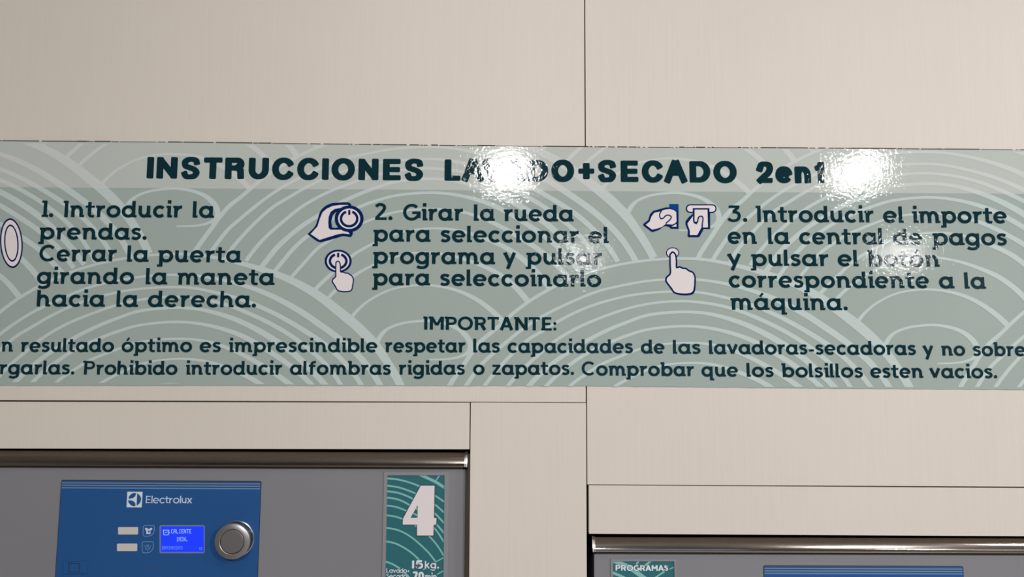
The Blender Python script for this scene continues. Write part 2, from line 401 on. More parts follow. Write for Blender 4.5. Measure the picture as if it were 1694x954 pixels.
    add('S', [(smooth([(x*1.12, y*1.4) for x, y in S], .06), 1, False)], .04, .98)
    add('2', [(smooth([(.14, 1.13), (.26, 1.27), (.50, 1.325), (.76, 1.22), (.82, 1.02), (.70, .78), (.42, .45), (.14, .13)], .06), .92, False)]+line((.06, .115), (1.02, .115), k=.75), 0, 1.04)
    add('3', line((.08, H-.115), (.90, H-.115), k=.75)+line((.80, H-.16), (.44, .88), k=.85)+[(smooth([(.36, .83), (.56, .84), (.80, .72), (.86, .46), (.74, .20), (.46, .09), (.20, .14), (.04, .28)], .05), .88, False)], 0, 1.02)
    add('5', line((.16, H-.12), (.86, H-.12), k=.9)+line((.22, H-.05), (.18, .74))+[(smooth([(.16, .72), (.48, .86), (.80, .74), (.86, .44), (.74, .18), (.46, .10), (.10, .20)], .06), 1, False)], 0, 1.0)
    add('7', line((.04, H-.12), (.88, H-.12), k=.9)+line((.84, H-.10), (.36, 0)), 0, .95)
    add('0', [(ell(.52, H/2, .52-a, H/2-bq, 0, 360, 24)[:-1], 1, True)], 0, 1.04)
    add('W', line((.1, H), (.45, 0))+line((.8, H), (.45, 0))+line((.8, H), (1.15, 0))+line((1.5, H), (1.15, 0)), 0, 1.6)
    add('D', line((a, 0), (a, H))+[([(a, H-bq), (.5, H-bq)]+ell(.5, H/2, .55, H/2-bq, 90, -90, 12)+[(a, bq)], 1, False)], 0, 1.05+a)
    add('4', line((.75, H), (.75, 0))+line((.75, H), (.1, .4))+line((.05, .38), (1.0, .38)), 0, 1.0)
    return G
SB = {c: 0.085 for c in 'oaecsgdqv.ybpCGOty'}
def word(ink, G, text, x0, y0, x1, y1, xh, w, mi=0, cap='butt', upright=True):
    """set a word so that its ink spans x0..x1 in the photograph, baseline from y0 to y1"""
    pen = 0; place = []
    for i, ch in enumerate(text):
        st, a, b = G[ch]
        if i: pen += SB.get(ch, .115)*.5+SB.get(text[i-1], .115)*.5+.0
        place.append((ch, pen-a)); pen += b-a
    k = (x1-x0)/(pen*xh)
    sx = xh*k
    def T(p):
        X = x0+p[0]*sx; Y = y0+(y1-y0)*(X-x0)/(x1-x0)-p[1]*xh
        return (X+(p[1]*xh)*(870-X)/12000.0, Y)
    ink.auto = True
    for ch, off in place:
        for s in G[ch][0]:
            if s[0] == 'dot':
                c = T((s[1]+off, s[2])); ink.disc(c[0], c[1], s[3]*xh*min(k, 1.1), s[3]*xh, mi, 14); continue
            pts, kk, closed = s
            q = [T((p[0]+off, p[1])) for p in pts]
            ink.stroke(q, w*kk, mi, closed, thin=(0.86 if len(pts) > 3 else 1.0), cap=cap, r=w*.3)

# ------------------------------------------------------------------ the instruction banner
E0 = 0.00012
BX0, BX1 = -70, 1765
def edge_y(tab, x):
    for (xa, ya), (xb, yb) in zip(tab, tab[1:]):
        if x <= xb or (xb, yb) == tab[-1]: return ya+(yb-ya)*(x-xa)/(xb-xa)
TOP = [(-70, 232.4), (0, 233.2), (300, 235.6), (620, 239.6), (968, 243.2), (1300, 245.0), (1694, 248.0), (1765, 248.5)]
BOT = [(-70, 637.6), (0, 637.4), (500, 637.4), (968, 638.2), (1300, 641.6), (1694, 644.6), (1765, 645.2)]
banner = empty('instruction_banner', P(847, 440, 0.0))
tag(banner, 'long sage green washing instructions banner with dark teal lettering across the boarded wall', 'banner')
YS = -0.0012
b = MB()
rnd = random.Random(3)
xs_ = [BX0+(BX1-BX0)*k/180 for k in range(181)]
low = [(x, edge_y(BOT, x)+rnd.uniform(-.35, .35)) for x in xs_]
top = [(x, edge_y(TOP, x)+rnd.uniform(-.12, .12)) for x in reversed(xs_)]
b.prism([(P(x, y, YS).x, P(x, y, YS).z) for x, y in low+top], YS, -0.00002)
b.build('sheet', M['sheet'], banner)
SHEET = [(BX0, edge_y(TOP, BX0))]+TOP[1:]+[(BX1, 645.2)]+BOT[::-1][1:]
clip_sheet = [(BX0, 232.6), (968, 243.3), (1765, 248.9), (1765, 645.6), (968, 639.4), (BX0, 638.4)]   # convex enough outline
BAND = [(-70, 308.6), (0, 309.4), (400, 312.2), (910, 316.2), (1300, 319.0), (1765, 322.0)]
ink = Ink(YS-E0)
for xa, xb in zip(xs_, xs_[1:]):
    ink.face([P(xa, edge_y(TOP, xa)+.2, ink.y), P(xa, 0, ink.y)*0+Vector((P(xa, 400, ink.y).x, ink.y, ZBAND)), Vector((P(xb, 400, ink.y).x, ink.y, ZBAND)), P(xb, edge_y(TOP, xb)+.2, ink.y)])
ink.build('header_band', M['band'], banner)
# ragged dark line of dirt where the sheet was cut along its top edge
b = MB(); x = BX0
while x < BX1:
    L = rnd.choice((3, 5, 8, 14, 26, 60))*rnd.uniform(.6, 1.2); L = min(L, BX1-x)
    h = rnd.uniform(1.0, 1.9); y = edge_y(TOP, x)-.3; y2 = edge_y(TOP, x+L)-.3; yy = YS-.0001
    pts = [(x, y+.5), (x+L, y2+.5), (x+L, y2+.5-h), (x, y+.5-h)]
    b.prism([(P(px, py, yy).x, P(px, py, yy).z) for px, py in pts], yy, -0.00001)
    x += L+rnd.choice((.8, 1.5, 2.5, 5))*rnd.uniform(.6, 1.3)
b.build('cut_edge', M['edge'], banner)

# --- wave pattern: one fan of lines, traced, repeated on a staggered grid
S0 = F   # wall units = pixels at the foot of the perpendicular
def W2(px, py):
    q = P(px, py)-CAM; return (q.x/q.y*F, q.z/q.y*F)
def W2inv(u, v):
    d = Vector((u/F, 1.0, v/F)); a = d.dot(_r); bb = d.dot(_u); c = d.dot(_f)
    return (CX+F*a/c, CY-F*bb/c)
TIP0 = (-552.6+0.0, 218.0)                      # swirl tip of the first fan of the top row
H2 = (839.8, 0.0)
ROW = (424.6, -219.2); ROW2 = (-415.2, -219.2)
def origin(row, col):
    if row == 0: return (TIP0[0]+col*H2[0], TIP0[1]-col*1.6)
    if row == 1: return (TIP0[0]+ROW[0]+col*H2[0], TIP0[1]+ROW[1]-col*2.4)
    return (TIP0[0]+ROW[0]+ROW2[0]+col*H2[0], TIP0[1]+ROW[1]+ROW2[1]-col*2.4)
OB = origin(1, 0); OC = origin(2, 1)
def rel(inst, pts):
    o = OB if inst == 'B' else OC; out = []
    for p in pts:
        u, v = W2(p[0], p[1]); out.append((u-o[0], v-o[1], p[2]))
    return out
Cc = 'C'
ARCS = []
O_ARC = rel('C', [(738, 650, 8), (744, 637, 8), (769, 600, 7.5), (782, 581, 7.5), (797, 563, 7.3), (818, 545.6, 6.6), (845, 521.3, 6), (873.5, 499.5, 5.6), (913.8, 475.5, 5.2), (943, 462, 4.8), (974, 450.6, 4.7), (1025, 437.5, 4.5), (1081, 429.5, 4.3), (1132, 427.4, 4.5), (1167, 429.5, 5.2), (1211, 437.5, 6.5), (1259, 450, 9), (1307, 466.5, 11.5), (1355, 491, 14), (1398, 521.8, 16), (1433.5, 550.4, 16.5), (1462, 578.5, 15.5), (1480, 602, 14), (1496, 626, 13.5), (1510, 650, 13)])
ARCS.append(O_ARC)
ARCS.append(rel('C', [(762, 652, 7), (773, 634.7, 7), (797, 602, 6.5), (816, 584.5, 6), (830.6, 571.7, 6), (857.7, 549.4, 5.5), (881, 533, 5), (900.7, 521, 5), (943.7, 500, 4.6), (985, 483, 4.4), (1017, 474.6, 4.2), (1073, 464.4, 4), (1125, 461.6, 4), (1160.6, 463, 4.6), (1202, 469.6, 5.5), (1235.5, 478, 6.5), (1280, 493.5, 8.5), (1331, 519.5, 10), (1362, 539.5, 10.5), (1392, 560, 10.5), (1414, 577, 10.5), (1436.6, 597, 10.5), (1457, 620, 10), (1472, 642, 10), (1480, 656, 10)]))
ARCS.append(rel('C', [(792, 655, 6.5), (804, 634.7, 6.5), (837, 595.6, 6), (872, 563, 5.5), (896, 548, 5.3), (923, 531.5, 5), (961, 512.5, 4.6), (1001, 498.5, 4.4), (1049, 487.5, 4.2), (1113, 482, 4), (1155.8, 483.4, 4.5), (1195.6, 491, 5.2), (1245, 505, 6.5), (1290, 524, 7.5), (1322, 541, 8), (1358.5, 563, 8.5), (1382, 579, 8.5), (1408, 602, 8.3), (1425.5, 621, 8.3), (1441.4, 642, 8), (1450, 656, 8)]))
ARCS.append(rel('C', [(828, 656, 6.5), (843, 634.7, 6.5), (862, 613, 6), (884.8, 592, 6), (916.6, 565, 5.5), (953, 543, 5), (993.5, 525.5, 4.6), (1039, 509.8, 4.3), (1078, 501.6, 4.2), (1119, 498, 4.2), (1148, 499, 4.6), (1187.7, 504.5, 5.2), (1221, 513.5, 6), (1253, 526, 6.8), (1290, 543.5, 7.3), (1322, 562, 7.5), (1350, 582, 7.5), (1372, 600, 7.5), (1392, 620, 7.2), (1408, 642, 7.2), (1417, 656, 7)]))
ARCS.append(rel('C', [(862, 656, 8.5), (878, 634.7, 8.5), (896, 616.5, 8), (923, 594, 7.5), (945, 579.5, 7), (974, 561.5, 6.8), (1009, 544, 6.2), (1039, 532, 5.6), (1070, 521.5, 5.3), (1119, 516, 5), (1145, 516, 5), (1173.5, 519, 6), (1221, 532, 8), (1261, 549.4, 9.5), (1300, 572, 10.5), (1330, 593, 10.5), (1358, 618, 10), (1384, 644, 9.5), (1394, 656, 9)]))
ARCS.append(rel('C', [(890, 656, 6.8), (907, 634.7, 6.8), (930, 613, 6.4), (969, 585.5, 6), (1018.6, 562, 5.4), (1040, 554, 5), (1070, 545.2, 4.6), (1125.6, 539.3, 4.6), (1165.5, 541.4, 5.2), (1205, 549.4, 6.5), (1245, 563.5, 8), (1290, 589, 8.5), (1326, 613, 8.5), (1362, 644, 8.3), (1373, 657, 8)]))
ARCS.append(rel('C', [(928, 656, 5.5), (947, 634.7, 5.5), (969, 619, 5.2), (993, 603.5, 5), (1025, 589.5, 4.4), (1040, 583.7, 4.2), (1070, 573.5, 3.8), (1125.6, 567, 3.6), (1181, 570.5, 4.6), (1229, 586, 6.5), (1277, 610.5, 8), (1328, 644, 8.8), (1340, 655, 8.8)]))
ARCS.append(rel('B', [(509, 494, 6.5), (520, 480, 6.5), (547, 454, 6), (584, 422, 5.2), (616, 403.5, 4.6), (655, 386.5, 3.8), (700, 378.4, 3.4), (753, 380, 4.4), (801, 394, 6.5), (846, 415, 8.5), (890, 452, 9.5), (911, 480, 9.5), (918, 494, 9.5)]))
ARCS.append(rel('B', [(530, 508, 6), (542.6, 493, 6), (553.7, 481.6, 5.8), (585.6, 456, 5), (617.5, 438.5, 4.2), (660, 423, 3.4), (705, 417.5, 3.4), (755, 425, 4.8), (800, 440.5, 6.8), (823, 452, 8), (850, 472.5, 9), (872, 497, 10), (880, 510, 10)]))
ARCS.append(rel('B', [(576, 536, 6), (583, 523, 6), (593, 511.5, 5), (609.6, 497.5, 4), (634.8, 483.5, 3.6), (656, 476.3, 3.4), (695.6, 471.5, 3.6), (735.5, 475, 4.8), (767, 484.5, 6.2), (791, 497, 7.4), (812, 512.5, 8.5), (828, 527.5, 9), (838, 540, 9)]))
ARCS.append(rel('B', [(622, 575, 7), (625.5, 563, 7.5), (631, 553.5, 7), (641, 544, 5), (664, 535, 4.2), (695.6, 530.8, 4.2), (715, 531, 4.6), (743.5, 537, 6), (763, 547.5, 8), (775.5, 562, 9.5), (778, 573, 8.5), (772, 584, 6), (760, 590, 4.2), (743, 593.4, 3.4), (710, 594.6, 2.6)]))
fans = [(0, c) for c in (-1, 0, 1, 2)]+[(1, c) for c in (-1, 0, 1, 2)]+[(2, c) for c in (-1, 0, 1, 2)]
def hull(row, col):
    o = origin(row, col); pts = [(p[0]+o[0], p[1]+o[1]) for p in smooth(O_ARC, 12)]
    return [(pts[0][0]+4, pts[0][1]-400)]+pts+[(pts[-1][0]-4, pts[-1][1]-400)]
def ext(d, e, L):
    a = d[e]; b = d[5] if e == 0 else d[-6]; l = math.hypot(a[0]-b[0], a[1]-b[1])
    return (a[0]+(a[0]-b[0])/l*L, a[1]+(a[1]-b[1])/l*L, a[2])
def inside(poly, x, y):
    c = False; j = len(poly)-1
    for i in range(len(poly)):
        if (poly[i][1] > y) != (poly[j][1] > y) and x < (poly[j][0]-poly[i][0])*(y-poly[i][1])/(poly[j][1]-poly[i][1])+poly[i][0]: c = not c
        j = i
    return c
hulls = {f: hull(*f) for f in fans}
ink = Ink(YS-2*E0, [(x, y) for x, y in clip_sheet])
for row, col in fans:
    o = origin(row, col); front = [hulls[f] for f in fans if f[0] > row]
    for ai, arc in enumerate(ARCS):
        ink.dz = -6e-6*(2*(row*2+col % 2)+(1 if ai else 0))
        dense = smooth(arc, 2.5); run = []
        def flush(run):
            if len(run) > 2: ink.stroke([r[:2] for r in run], [r[2] for r in run])
        for p in ([ext(dense, 0, 46-6*t) for t in range(6)] if ai < 10 else [])+dense+([ext(dense, -1, 10+6*t) for t in range(6)] if ai < 10 else []):
            u, v = p[0]+o[0], p[1]+o[1]
            hid = any(inside(h, u, v) for h in front)
            q = W2inv(u, v)
            if hid or not (-110 < q[0] < 1800 and 215 < q[1] < 665): flush(run); run = []
            else: run.append((q[0], q[1], max(p[2], 1.5)))
        flush(run)
ink.build('wave_pattern', M['wave'], banner)

# --- header lettering: each heavy letter drawn into its measured box
HG = {  # centre lines in a unit box, y up
 'I': [[(.5, 0), (.5, 1)]],
 'N': [[(0, 0), (0, 1)], [(1, 0), (1, 1)], [(.03, .98), (.97, .02)]],
 'S': [smooth([(.98, .72), (.90, .92), (.62, 1.0), (.30, .98), (.06, .84), (.10, .64), (.42, .53), (.78, .42), (.96, .25), (.80, .05), (.48, 0), (.16, .04), (0, .27)], .08)],
 'T': [[(-.02, 1), (1.02, 1)], [(.5, 1), (.5, 0)]],
 'R': [[(0, 0), (0, 1)], [(0, 1), (.6, 1)]+ell(.62, .76, .34, .24, 90, -90, 8)+[(0, .52)], [(.72, .55), (.92, .38), (.95, 0)]],
 'U': [[(0, 1), (0, .42)]+ell(.5, .42, .5, .42, 180, 360, 14)+[(1, 1)]],
 'C': [ell(.52, .5, .52, .5, 25, 335, 28)],
 'O': [ell(.5, .5, .5, .5, 0, 360, 30)],
 'E': [[(0, 0), (0, 1)], [(0, 1), (1, 1)], [(0, .5), (.96, .5)], [(0, 0), (1.03, 0)]],
 'L': [[(0, 0), (0, 1)], [(0, 0), (1.04, 0)]],
 'A': [[(0, 0), (.42, 1)], [(1, 0), (.58, 1)], [(.36, .96), (.64, .96)], [(.2, .40), (.8, .40)], [(.45, .7), (.55, .7)]],
 'V': [[(0, 1), (.45, 0)], [(1, 1), (.55, 0)]],
 'D': [[(0, 0), (0, 1)], [(0, 1), (.42, 1)]+ell(.44, .5, .56, .5, 90, -90, 14)+[(0, 0)]],
 '+': [[(-.1, .5), (1.1, .5)], [(.5, -.1), (.5, 1.1)]],
 '2': [smooth([(.02, .72), (.18, .95), (.52, 1.0), (.90, .92), (.98, .70), (.80, .45), (.42, .24), (.06, .02)], .08), [(.03, 0), (1, 0)]],
 'e': [ell(.5, .5, .5, .5, 0, 325, 24), [(.1, .52), (.95, .52)], [(.2, .72), (.8, .72)]],
 'n': [[(0, 0), (0, 1)], [(0, .45)]+ell(.5, .5, .5, .5, 180, 0, 12)+[(1, 0)]],
 '1': [[(.78, 0), (.78, 1)], [(.05, .80), (.7, .86)]],
}
def hletter(ink, ch, x0, x1, yb, h, w, thin=.76, mi=0):
    ha = w/2; hv = w*thin/2; ink.auto = True
    def T(p):
        X = x0+ha+(x1-x0-2*ha)*p[0]; Y = yb-hv-(h-2*hv)*p[1]
        return (X+(yb-Y)*(870-X)/12000.0, Y)
    for s in HG[ch]:
        q = [T(p) for p in s]
        closed = ch == 'O'
        if closed: q = q[:-1]
        if not closed:                      # run the soft ends out to the edge of the box
            for e, n in ((0, 1), (-1, -2)):
                a = Vector(q[e]); bb = Vector(q[n]); d = (a-bb).normalized()
                k = 0.98*(hv*abs(d.y)+ha*abs(d.x)*0.72)
                if ch in 'CSe': k = ha*.25
                if ch == 'N' and s is HG['N'][2]: k = 0
                q[e] = tuple(a+d*k)
        ink.stroke(q, w, mi, closed, thin=thin, cap='soft', r=2.3)
hdr = [('I', 241.9, 253.8), ('N', 258.2, 292.8), ('S', 298.2, 330.7), ('T', 334.8, 368.2), ('R', 371.4, 404.6), ('U', 410.6, 444.2), ('C', 449.3, 486.6), ('C', 491, 528), ('I', 532.2, 543.6), ('O', 547.8, 586.8), ('N', 592.5, 626), ('E', 633, 664), ('S', 668.5, 700.7)]
hdr2 = [('L', 735.2, 762.8), ('A', 764, 800.3), ('V', 797, 833), ('A', 832, 868), ('D', 873.4, 907), ('O', 912, 950), ('+', 956.5, 983.5), ('S', 988.5, 1020.3), ('E', 1026.9, 1057.4), ('C', 1061.8, 1098.2), ('A', 1099.2, 1136.8), ('D', 1140.9, 1175.6), ('O', 1180.4, 1219.4)]
hdr3 = [('2', 1251.6, 1280.2), ('e', 1282.9, 1311.6), ('n', 1315, 1342.2), ('1', 1347.8, 1366.2)]
YT = YS-3*E0
def base_y(x): return 295.0+(x-242)*(303.4-295.0)/(1366-242)*(1.0 if x > 900 else 1.06)
for nm, grp in (('header_word', hdr), ('header_word', hdr2), ('header_word', hdr3)):
    ink = Ink(YT)
    for ch, a, bb in grp:
        yb = base_y((a+bb)/2); h = 35.6
        if ch in 'en': h = 28.0
        if ch == '+': yb -= 5.5; h = 24
        if ch in 'OCS': yb += .8; h += 1.4
        hletter(ink, ch, a, bb, yb, h, 11.4 if ch not in 'S' else 10.8)
    ink.build(nm, M['ink'], banner)

# --- body text: (word, x0, y0, x1, y1)
G = glyphs(.31)
G2 = glyphs(.30)
def text_line(words, xh, wpx, GG=G):
    ink = Ink(YT)
    for t, x0, y0, x1, y1 in words: word(ink, GG, t, x0, y0, x1, y1, xh, wpx)
    ink.build('text_line', M['ink'], banner)
XH, WP = 19.4, 5.9
for L in (
 [('1.', 67.9, 358.7, 88, 358.8), ('Introducir', 103.9, 359, 301, 359.6), ('la', 318.2, 359.8, 354.2, 360.2)],
 [('prendas.', 64.6, 395.7, 242.6, 396.5)],
 [('Cerrar', 64, 432, 192.6, 432.4), ('la', 209.6, 432.8, 245.6, 433), ('puerta', 261, 433.2, 399.2, 434)],
 [('girando', 60.4, 469.2, 221.6, 469.7), ('la', 240.5, 470.2, 276.6, 470.4), ('maneta', 293, 470.6, 454.2, 471.2)],
 [('hacia', 60, 506.7, 173.4, 507.1), ('la', 191.9, 507.3, 228.2, 507.5), ('derecha.', 244, 507.6, 423.6, 508.2)],
 [('2.', 619.3, 363.7, 649.4, 363.8), ('Girar', 666.2, 364.4, 766.2, 364.8), ('la', 783.7, 365, 818.6, 365.3), ('rueda', 833.3, 365.5, 949.2, 366.2)],
 [('para', 617.4, 399.3, 712.4, 399.8), ('seleccionar', 728.5, 400.2, 958, 401.6), ('el', 973.2, 402, 1007.2, 402.2)],
 [('programa', 617, 436, 819.2, 437), ('y', 832.4, 437, 853.6, 437), ('pulsar', 870.8, 437.2, 996.4, 438)],
 [('para', 616.8, 471.6, 711.6, 472), ('seleccoinarlo', 727.6, 472.4, 995, 474.2)],
 [('3.', 1204.3, 366.7, 1236.8, 366.8), ('Introducir', 1251, 367.2, 1446, 367.8), ('el', 1461, 368.2, 1495.7, 368.4), ('importe', 1509.8, 368.6, 1666.6, 369.2)],
 [('en', 1203.7, 402.8, 1252.2, 403.2), ('la', 1270.7, 403.3, 1306.9, 403.5), ('central', 1322.4, 403.7, 1461.8, 404.2), ('de', 1478, 404.6, 1526.8, 404.9), ('pagos', 1543.6, 405, 1666.6, 405.7)],
 [('y', 1203.2, 439.2, 1226.2, 439.3), ('pulsar', 1243.2, 439.6, 1371.2, 440), ('el', 1385.9, 440.1, 1420.8, 440.3), ('botón', 1436, 440.5, 1554.8, 441.1)],
 [('correspondiente', 1205.6, 475.2, 1538, 476.6), ('a', 1554, 476.8, 1579.4, 476.9), ('la', 1596, 477.3, 1631.6, 477.6)],
 [('máquina.', 1208.7, 512.3, 1402.8, 513)],
): text_line(L, XH, WP)
text_line([('IMPORTANTE:', 700.3, 545.1, 920.8, 546.4)], 15.5, 5.4, G2)
text_line([('n', 1.8, 581.2, 21.0, 581.4), ('resultado', 34, 581.9, 188.2, 582), ('óptimo', 200.6, 582, 317.5, 582), ('es', 329.8, 582.1, 365.3, 582.2), ('imprescindible', 378.3, 582.2, 624.5, 582.4),
 ('respetar', 637, 582.5, 770, 582.7), ('las', 782.8, 582.8, 827.2, 583), ('capacidades', 839.7, 583.2, 1047.5, 584), ('de', 1060.5, 584.3, 1099.8, 584.6), ('las', 1113.4, 584.8, 1159.4, 585.2),
 ('lavadoras-secadoras', 1173.3, 585.4, 1515.9, 587), ('y', 1526.8, 587.8, 1544.6, 587.9), ('no', 1558, 588, 1597.2, 588.3), ('sobre', 1610, 588.5, 1697.5, 589)], 16.4, 5.0, G2)
text_line([('rgarlas.', -1.5, 618.8, 122.8, 619.1), ('Prohibido', 136.6, 619.4, 293.2, 619.6), ('introducir', 307, 619.6, 466.6, 619.7), ('alfombras', 479.5, 619.6, 646.7, 619.6),
 ('rigidas', 659.6, 619.5, 769.2, 619.5), ('o', 782.7, 619.5, 801.6, 619.5), ('zapatos.', 813.9, 619.5, 949.8, 619.9), ('Comprobar', 962.2, 620.6, 1148.5, 622), ('que', 1160.8, 622.4, 1221.5, 622.8),
 ('los', 1235.3, 623, 1280.4, 623.4), ('bolsillos', 1293.3, 623.6, 1428.2, 624.3), ('esten', 1440.3, 624.5, 1527.7, 624.9), ('vacios.', 1538.2, 625, 1650.2, 625.4)], 16.4, 5.0, G2)

# --- pictograms
def conv(pts, x0, y0, s): return [(x0+x/s, y0+y/s) for x, y in pts]
icm = [M['navy'], M['white'], M['blue']]
def icon(fn, name='pictogram'):
    ink = Ink(YT); lay = [ink]
    fn(ink); ink.build(name, icm, banner)
def up(ink, k): ink.y = YT-k*0.00003
def ic_door(k):
    cx, cy = 18.8, 402.0; tilt = -0.05
    def el(rx, ry): return [(cx+rx*math.cos(t)+(ry*math.sin(t))*tilt*-1*-1*-1, cy+ry*math.sin(t)) for t in [2*math.pi*i/40 for i in range(40)]]
    for i, (rx, ry, mi) in enumerate(((18.9, 41.2, 0), (16.5, 38.2, 1), (12.0, 30.9, 0), (9.7, 28.0, 1))):
        up(k, i); k.poly(el(rx, ry), mi)
icon(ic_door)
def dial(k, cx, cy, R1, R2, R3, R4, ky, lev=0):
    """outer navy disc, white ring, broken navy ring, white centre with a pointer"""
    up(k, lev); k.disc(cx, cy, R1, R1*ky, 0, 40)
    up(k, lev+1); k.disc(cx, cy, R2, R2*ky, 1, 40)
    up(k, lev+2); rm = (R3+R4)/2; k.stroke(ell(cx, cy, rm, rm*ky, -68, 248, 36), R3-R4, 0)
def ic_turn(k):
    s = 11.925
    c = lambda p: conv(p, 500, 325, s)
    out = [(100, 740), (250, 590), (300, 460), (350, 300), (430, 205), (550, 140), (700, 118), (920, 118), (965, 150), (975, 215), (1000, 640), (990, 760), (960, 800), (900, 790), (800, 780), (700, 810), (350, 900), (300, 885)]
    hole = [(575, 500), (600, 370), (660, 310), (700, 295), (720, 310), (665, 390), (665, 480), (700, 560), (740, 605), (640, 618), (590, 610)]
    up(k, 0); k.area([smooth(c(out)+[c(out)[0]], 3)[:-1], c(hole)], 0)
    wh = [(165, 738), (300, 590), (350, 430), (400, 310), (480, 240), (600, 185), (750, 166), (905, 165), (905, 185), (830, 210), (640, 245), (560, 300), (520, 400), (512, 520), (520, 620), (560, 655), (830, 655), (900, 690), (935, 740), (800, 728), (700, 742), (340, 855)]
    up(k, 1); k.area([c(wh)], 1)
    cx, cy = c([(925, 437)])[0]; dial(k, cx, cy, 24.0, 18.3, 15.6, 11.3, .92, 2)
    up(k, 5); x, y = c([(928, 265)])[0]; x2, y2 = c([(928, 362)])[0]; k.stroke([(x, y-1), (x2, y2-1.5)], 6.6, 1); up(k, 6); k.stroke([(x, y), (x2, y2)], 3.7, 0)
icon(ic_turn)
def hand(k, pts, x0, y0, s, lw, lev, mi_o=0):
    q = smooth(conv(pts, x0, y0, s)+[conv(pts, x0, y0, s)[0]], 2)[:-1]
    up(k, lev); k.area([q], 1)
    up(k, lev+1); k.stroke(q, lw, mi_o, closed=True)
def ic_push(k):
    s = 11.22; cx, cy = 520+442/s, 405+300/s
    dial(k, cx, cy, 22.4, 18.6, 15.8, 11.5, .85, 0)
    up(k, 3); k.stroke([(cx, 417), (cx, 426.5)], 6.5, 1); up(k, 4); k.stroke([(cx, 418), (cx, 425.5)], 3.7, 0)
    hand(k, [(400, 330), (435, 298), (472, 330), (485, 430), (490, 500), (540, 505), (575, 522), (620, 522), (655, 548), (700, 580), (724, 640), (712, 740), (680, 845), (440, 845), (385, 760), (332, 665), (350, 630), (395, 590), (397, 520), (398, 400)], 520, 405, s, 2.0, 5)
icon(ic_push)
def ic_coin(k):
    s = 12.1; c = lambda p: conv(p, 1055, 325, s)
    up(k, 0); k.area([c([(632, 148), (818, 148), (818, 645), (660, 645), (632, 610), (560, 592), (520, 600), (420, 670), (300, 712), (270, 700), (110, 580), (112, 545), (210, 470), (245, 350), (310, 285), (440, 250), (560, 215), (632, 215)])], 0)
    up(k, 1); k.area([c([(640, 150), (815, 150), (800, 300), (770, 290), (700, 240), (640, 232)])], 2)
    k.area([c([(160, 565), (240, 500), (275, 400), (330, 325), (450, 298), (540, 262), (640, 250), (720, 270), (770, 310), (778, 500), (740, 540), (690, 560), (560, 548), (480, 610), (400, 635), (290, 662)])], 1)
    k.area([c([(680, 600), (775, 548), (775, 603)])], 1)
    up(k, 2); k.stroke(smooth(c([(475, 285), (440, 350), (440, 400), (465, 445), (500, 440), (570, 378), (640, 378), (672, 410), (650, 455), (560, 540)]), 1.5), 2.1, 0)
icon(ic_coin)
def ic_note(k):
    s = 12.1; c = lambda p: conv(p, 1055, 325, s)
    rr = c(ell(1050, 240, 88, 88, 90, 270, 10)+ell(1492, 240, 88, 88, -90, 90, 10))
    up(k, 0); k.area([rr], 0)
    k.area([c([(1100, 300), (1450, 300), (1450, 652), (1320, 655), (1240, 800), (1210, 815), (1020, 815), (998, 790), (1005, 690), (955, 550), (960, 490), (1030, 400), (1100, 350)])], 0)
    up(k, 1); k.area([c(ell(1050, 240, 62, 62, 90, 270, 10)+ell(1492, 240, 62, 62, -90, 90, 10))], 1)
    up(k, 2); k.area([c([(1100, 230), (1435, 230), (1435, 330), (1100, 330)])], 0)
    up(k, 3); k.area([c([(1138, 262), (1395, 262), (1405, 618), (1305, 618), (1305, 500), (1138, 500)])], 1)
    k.area([c([(1112, 380), (1125, 530), (1180, 560), (1260, 400), (1300, 420), (1285, 600), (1190, 770), (1045, 770), (1045, 690), (995, 540)])], 1)
    up(k, 4); k.stroke(smooth(c([(1122, 330), (1118, 450), (1130, 520), (1160, 538), (1192, 515), (1215, 420), (1250, 395), (1290, 400), (1306, 440), (1290, 560), (1288, 640)]), 1.5), 2.2, 0)
icon(ic_note)
def ic_press(k):
    s = 9.54
    up(k, 0); k.disc(1080+312/s, 400+172/s, 11.0, 9.1, 0, 32); up(k, 1); k.disc(1080+312/s, 400+172/s, 9.3, 7.5, 1, 32)
    hp = [(270, 200), (312, 158), (355, 195), (372, 300), (378, 405), (425, 392), (470, 415), (520, 418), (570, 455), (630, 480), (662, 540), (665, 610), (625, 800), (345, 800), (290, 730), (205, 600), (225, 550), (272, 505), (272, 350)]
    sh = [(x+14, y+18) for x, y in hp]
    up(k, 2); k.area([smooth(conv(sh, 1080, 400, s)+[conv(sh, 1080, 400, s)[0]], 2)[:-1]], 0)
    hand(k, hp, 1080, 400, s, 2.7, 3)
icon(ic_press)

